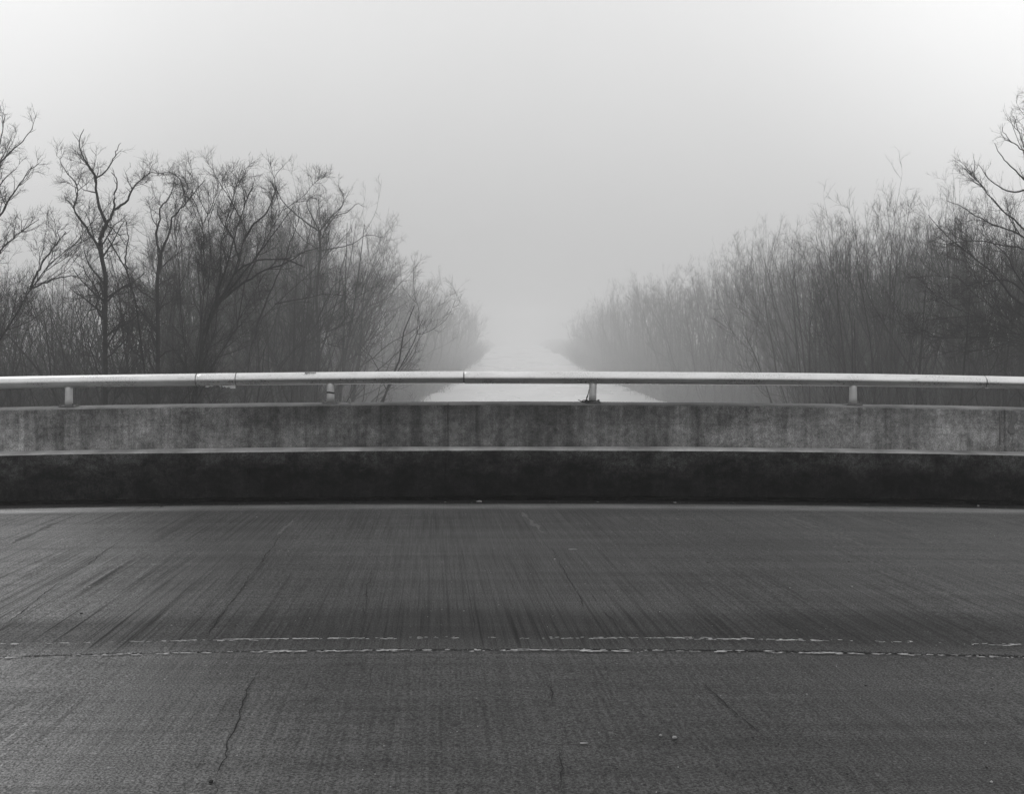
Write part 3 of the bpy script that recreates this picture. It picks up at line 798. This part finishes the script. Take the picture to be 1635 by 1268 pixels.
near_tree('many_stemmed_tree', 29, [
    ([(318, 600), (326, 531), (343, 491), (366, 452), (383, 418), (389, 385), (396, 352), (380, 325), (365, 312)], 0.11, 0.014),
    ([(389, 385), (405, 358), (426, 339), (436, 315), (442, 299)], 0.05, 0.012),
    ([(312, 600), (322, 520), (326, 460), (326, 399), (318, 366), (322, 335)], 0.05, 0.012),
    ([(343, 491), (360, 465), (379, 432), (406, 417), (440, 414), (470, 418), (490, 428)], 0.055, 0.012),
    ([(343, 491), (375, 462), (416, 435), (459, 418), (490, 400), (512, 394)], 0.055, 0.012),
    ([(322, 600), (360, 560), (385, 500), (395, 440), (420, 390), (440, 352), (455, 328)], 0.06, 0.012),
    ([(383, 418), (372, 380), (352, 350), (345, 325)], 0.04, 0.012),
    ([(318, 600), (345, 520), (350, 450), (352, 395), (362, 345), (370, 318)], 0.06, 0.012),
    ([(300, 600), (292, 520), (284, 450), (287, 400), (279, 366)], 0.05, 0.012),
    ([(314, 600), (330, 500), (335, 430), (339, 376), (331, 336)], 0.05, 0.012),
    ([(326, 531), (355, 446), (372, 388), (388, 336), (399, 308)], 0.05, 0.012),
    ([(343, 491), (385, 440), (425, 390), (452, 352), (468, 330)], 0.05, 0.012)],
    'dark many-stemmed tree fanning out and arching to the right, blackest of the left bank', 331, dense_cfg)
near_tree('arching_tree', 37, [
    ([(395, 600), (409, 524), (439, 485), (479, 452), (512, 418), (530, 390)], 0.07, 0.012),
    ([(409, 524), (430, 470), (452, 420), (470, 370), (480, 340)], 0.05, 0.012),
    ([(439, 485), (480, 478), (515, 470), (540, 470)], 0.035, 0.01)],
    'dark slender tree arching right, just right of the many-stemmed one', 341, dense_cfg)
near_tree('low_leaning_tree', 44, [
    ([(440, 600), (465, 564), (505, 518), (542, 481), (570, 474), (588, 478)], 0.07, 0.012),
    ([(465, 564), (500, 540), (545, 520), (575, 505)], 0.045, 0.012),
    ([(465, 564), (485, 545), (520, 548), (560, 560)], 0.035, 0.01),
    ([(505, 518), (520, 480), (540, 450), (560, 440)], 0.04, 0.012)],
    'low tree leaning far out towards the water, its twigs reaching past the second post', 351, dense_cfg)
near_tree('broad_tree', 56, [
    ([(505, 600), (508, 520), (505, 460), (512, 400), (510, 370)], 0.13, 0.09),
    ([(510, 370), (498, 345), (490, 322), (505, 310), (520, 318)], 0.05, 0.014),
    ([(510, 370), (530, 345), (545, 330), (548, 310), (540, 295)], 0.06, 0.014),
    ([(530, 345), (555, 338), (572, 325), (580, 330)], 0.04, 0.012),
    ([(510, 370), (470, 340), (445, 310), (440, 280), (455, 262)], 0.06, 0.014),
    ([(512, 400), (560, 390), (590, 375), (610, 380)], 0.05, 0.014)],
    'paler broad-crowned tree rising behind the dark arching trees', 361, [dict(hero_cfg[0], n=10, maxlen=3.0), dict(hero_cfg[1], n=6), dict(hero_cfg[2], n=6), hero_cfg[3]])
near_tree('edge_tree', 26, [
    ([(-40, 600), (0, 543), (22, 506), (48, 461), (74, 424), (100, 400), (122, 387)], 0.085, 0.012),
    ([(48, 461), (62, 430), (80, 400), (95, 385), (105, 370)], 0.04, 0.012),
    ([(48, 461), (80, 448), (110, 440), (135, 445)], 0.035, 0.01)],
    'leaning tree entering low from the left edge, branches swept up to the right', 371, dense_cfg)
near_tree('edge_tree', 30, [
    ([(-70, 600), (-60, 520), (-45, 440), (-30, 380), (-20, 320)], 0.14, 0.07),
    ([(-30, 380), (0, 343), (20, 310), (37, 287), (52, 265)], 0.055, 0.012),
    ([(-20, 320), (0, 260), (25, 235), (45, 215), (52, 205)], 0.05, 0.012),
    ([(-20, 320), (-10, 260), (2, 220), (8, 185)], 0.05, 0.012),
    ([(-45, 440), (-10, 415), (15, 385), (40, 365), (62, 350)], 0.05, 0.012),
    ([(-20, 320), (-40, 260), (-45, 210), (-35, 170)], 0.05, 0.012)],
    'tall tree cut off by the left edge, its high limbs reaching into the picture', 381, dense_cfg)
right_cfg = [dict(hero_cfg[0], n=12, ang=32, angs=10, wander=0.08, up=0.02, ratio=0.38, t0=0.15, maxlen=1.7), dict(hero_cfg[1], n=6, ang=34, wander=0.12, up=0.03), dict(hero_cfg[2], n=5, wander=0.14, segs=3), dict(hero_cfg[3], n=3, segs=2)]
near_tree('edge_tree', 30, [
    ([(1668, 620), (1664, 500), (1660, 400), (1655, 300), (1652, 255), (1648, 230)], 0.15, 0.03),
    ([(1664, 500), (1626, 483), (1582, 432), (1556, 413), (1507, 372), (1482, 343)], 0.05, 0.010),
    ([(1660, 400), (1620, 370), (1585, 359), (1537, 331), (1511, 320)], 0.045, 0.010),
    ([(1660, 400), (1635, 365), (1605, 340), (1589, 324), (1556, 283), (1540, 268)], 0.045, 0.010),
    ([(1655, 300), (1628, 280), (1596, 243), (1588, 228)], 0.04, 0.010),
    ([(1655, 300), (1640, 250), (1625, 205), (1618, 185)], 0.035, 0.010),
    ([(1668, 560), (1611, 524), (1559, 506), (1504, 483)], 0.045, 0.010),
    ([(1668, 560), (1596, 537), (1540, 540), (1493, 539)], 0.035, 0.009),
    ([(1664, 500), (1630, 450), (1600, 400), (1580, 385)], 0.04, 0.010),
    ([(1660, 400), (1690, 340), (1700, 280), (1705, 220)], 0.06, 0.012),
    ([(1664, 500), (1610, 448), (1560, 452), (1520, 458)], 0.04, 0.010),
    ([(1668, 560), (1605, 505), (1560, 472), (1525, 440)], 0.045, 0.010),
    ([(1655, 300), (1612, 305), (1582, 288), (1562, 262)], 0.04, 0.010),
    ([(1660, 400), (1605, 392), (1555, 384), (1518, 388)], 0.04, 0.010),
    ([(1652, 255), (1632, 238), (1612, 224), (1600, 208)], 0.03, 0.010)],
    'dark tree at the right edge with long straight boughs reaching left', 391, right_cfg)

# --- misty rows along both banks
rng = np.random.default_rng(2024)
def rows(side):
    out = []
    l = 1 if side > 0 else -1
    Y = 38.0
    while Y < 640:
        step = 3.8 + max(0.0, Y - 60) * 0.036
        wl_, wr_ = shore(Y)
        edge = (wr_ if side > 0 else -wl_)
        for k in range(6 if Y < 80 else (3 if Y < 200 else 2)):
            e = edge + 1.3 + k * (3.2 + Y * 0.012) + rng.uniform(0, 2.6)
            y = Y + rng.uniform(-1, 1) * step * 0.6
            x = l * e
            if abs(x) > y * 0.50 + 4: continue          # well outside the view
            out.append((x, y, k))
        Y += step
    return out
def sky_cap(px):                                        # treetop line of the photograph
    tx = [-200, 0, 110, 240, 330, 420, 520, 600, 650, 700, 740, 780, 824, 880, 930, 1000, 1060, 1120, 1200, 1290, 1400, 1480, 1560, 1700]
    ty = [390, 390, 395, 350, 285, 255, 285, 350, 388, 436, 468, 505, 530, 510, 494, 448, 420, 402, 368, 354, 332, 304, 290, 276]
    return float(np.interp(px, tx, ty))
counts = {}
for side in (-1, 1):
    for (x, y, k) in rows(side):
        px = CX + x / y * F
        if y < 120 and 535 < px < 1120: continue          # nothing crisp stands beside the open water
        gz = float(ground_z(x, y))
        top = min(EYE + (HY - sky_cap(px)) / F * y, 17.0)           # height of the treetop line here
        want = np.clip((top - gz) * rng.uniform(0.86, 1.03), 6.0, 26.0)
        kind = rng.random()
        if side < 0:
            pr, H = (protos_spread[rng.integers(4)], 14.2) if kind < 0.6 else ((protos_clump[rng.integers(3)], 10.8) if kind < 0.85 else (protos_up[rng.integers(4)], 13.4))
        else:
            pr, H = (protos_up[rng.integers(4)], 13.4) if kind < (0.74 if y < 85 else 0.45) else ((protos_clump[rng.integers(3)], 10.8) if kind < (0.9 if y < 85 else 0.7) else (protos_spread[rng.integers(4)], 14.2))
        z = 'near' if y < 100 else ('mid' if y < 260 else 'far')
        bank = 'left' if side < 0 else 'right'
        spot = ('by the picture edge' if px < 30 or px > 1600 else 'above the first rail post' if px < 190 else 'between the first two rail posts' if px < 440 else
                'above the taped rail post' if px < 620 else 'towards the water from the taped post' if px < 824 else
                'towards the water from the middle post' if px < 1050 else 'between the middle and last posts' if px < 1270 else 'above the last rail post' if px < 1450 else 'beyond the last rail post')
        row = "at the water's edge" if k == 0 else ('one row back' if k == 1 else 'deep in the wood')
        look = {'near': 'clear bare', 'mid': 'greying bare', 'far': 'faint mist-veiled'}[z]
        lab = f'{look} tree {row}, {bank} bank, {spot}'
        grp = lab.replace(' tree ', ' trees ')
        place('bare_tree', pr, (x, y, gz), rng.uniform(0, 6.28), want / H, lab, grp)
        counts[(side, z)] = counts.get((side, z), 0) + 1
print('trees', counts)

# --- undergrowth: thin brush stems along both banks, joined
def brush_proto(seed, H, n, n2=4):
    r = np.random.default_rng(seed)
    base = np.stack([r.normal(0, 0.55, n), r.normal(0, 0.55, n), np.full(n, -0.2)], 1)
    d = np.stack([r.normal(0, 0.32, n), r.normal(0, 0.32, n), np.ones(n)], 1)
    st = grow(base, d, H * r.uniform(0.5, 1.0, n), r.uniform(0.007, 0.014, n), 5, 0.12, 0.03, r, 0.3)
    p, D, ln, R = spawn(st[0], st[1], 6, 0.15, 1.0, 36, 12, 0.42, r); b1 = grow(p, D, ln, np.clip(R, 0.004, 0.008), 3, 0.15, 0.04, r, 0.5)
    p, D, ln, R = spawn(b1[0], b1[1], n2, 0.1, 1.0, 38, 12, 0.5, r); b2 = grow(p, D, ln, np.clip(R, 0.0035, 0.005), 2, 0.15, 0.02, r, 0.5)
    return tubes([st, b1, b2], [4, 3, 3])
bp = []                                                   # four kinds of thicket, scattered over the banks by geometry nodes
for i in range(4):
    v, q = brush_proto(500 + i, 4.2, 26)
    bp.append(bpy.data.objects.new('brush_kind', quad_mesh('brush_kind', v, q, M_brush)))
def scatter_group(kinds):
    g = bpy.data.node_groups.new('scatter_brush', 'GeometryNodeTree')
    g.interface.new_socket('Geometry', in_out='INPUT', socket_type='NodeSocketGeometry')
    g.interface.new_socket('Geometry', in_out='OUTPUT', socket_type='NodeSocketGeometry')
    gi = g.nodes.new('NodeGroupInput'); go = g.nodes.new('NodeGroupOutput'); jn = g.nodes.new('GeometryNodeJoinGeometry')
    def attr(name, t):
        n = g.nodes.new('GeometryNodeInputNamedAttribute'); n.data_type = t; n.inputs['Name'].default_value = name; return n.outputs['Attribute']
    for i, ob in enumerate(kinds):
        oi = g.nodes.new('GeometryNodeObjectInfo'); oi.inputs['Object'].default_value = ob
        cmp_ = g.nodes.new('FunctionNodeCompare'); cmp_.data_type = 'INT'; cmp_.operation = 'EQUAL'
        g.links.new(attr('kind_index', 'INT'), [x for x in cmp_.inputs if x.type == 'INT'][0]); [x for x in cmp_.inputs if x.type == 'INT'][1].default_value = i
        ip = g.nodes.new('GeometryNodeInstanceOnPoints')
        g.links.new(gi.outputs[0], ip.inputs['Points']); g.links.new(cmp_.outputs[0], ip.inputs['Selection']); g.links.new(oi.outputs['Geometry'], ip.inputs['Instance'])
        cx = g.nodes.new('ShaderNodeCombineXYZ'); g.links.new(attr('turn', 'FLOAT'), cx.inputs[2]); g.links.new(cx.outputs[0], ip.inputs['Rotation'])
        g.links.new(attr('size', 'FLOAT'), ip.inputs['Scale']); g.links.new(ip.outputs[0], jn.inputs[0])
    g.links.new(jn.outputs[0], go.inputs[0])
    return g
SCATTER = scatter_group(bp)
def brush(name, side, label):
    r = np.random.default_rng(600 + side); pts = []; size = []
    Y = 22.0
    while Y < 600:
        l, rr = shore(Y); edge = rr if side > 0 else -l
        for k in range(16 if Y < 85 else (7 if Y < 150 else 4)):
            e = edge + (0.3 if Y < 110 else -0.9) + (k * (1.7 + Y * 0.008)) + r.uniform(0, 1.8); y = Y + r.uniform(-1, 1); x = side * e
            if abs(x) > y * 0.8 + 8: continue
            pts.append((x, y, float(ground_z(x, y)))); size.append(r.uniform(0.6, 1.35) * (0.6 if k == 0 and Y < 110 else 1.0) * (1 + Y * 0.0022))
        Y += 2.1 + Y * 0.010
    m = bpy.data.meshes.new(name); m.from_pydata(pts, [], []); m.materials.append(M_brush)
    n = len(pts)
    m.attributes.new('size', 'FLOAT', 'POINT').data.foreach_set('value', np.array(size, dtype=np.float32))
    m.attributes.new('turn', 'FLOAT', 'POINT').data.foreach_set('value', r.uniform(0, 6.28, n).astype(np.float32))
    m.attributes.new('kind_index', 'INT', 'POINT').data.foreach_set('value', r.integers(0, 4, n).astype(np.int32))
    o = link(name, m)
    md = o.modifiers.new('scatter', 'NODES'); md.node_group = SCATTER
    tag(o, label, 'undergrowth', kind='stuff')
brush('undergrowth', -1, 'dense dark brush under the trees on the left bank')
brush('undergrowth', 1, 'dense dark brush under the trees on the right bank')

# ------------------------------------------------------------------ haze: one closed box of even mist round camera, ground and trees
hm = bpy.data.materials.new('mist'); hm.use_nodes = True; ht = hm.node_tree; ht.nodes.clear()
ho = ht.nodes.new('ShaderNodeOutputMaterial'); hv = ht.nodes.new('ShaderNodeVolumePrincipled')
hv.inputs['Color'].default_value = (0.85, 0.85, 0.85, 1); hv.inputs['Density'].default_value = HAZE; hv.inputs['Anisotropy'].default_value = 0.25
ht.links.new(hv.outputs[0], ho.inputs['Volume'])
hx, y0, y1, z0, z1 = 565, -125, 1190, -17.0, 21.0
hb = [(x, y, z) for x in (-hx, hx) for y in (y0, y1) for z in (z0, z1)]
o = link('haze', make_mesh('haze', hb, [(0, 1, 3, 2), (4, 6, 7, 5), (0, 4, 5, 1), (2, 3, 7, 6), (0, 2, 6, 4), (1, 5, 7, 3)], hm))
tag(o, 'even pale mist lying over the canal and its banks', 'mist', kind='stuff')
print('max tree top', max((e.location.z for e in COL.objects), default=0))
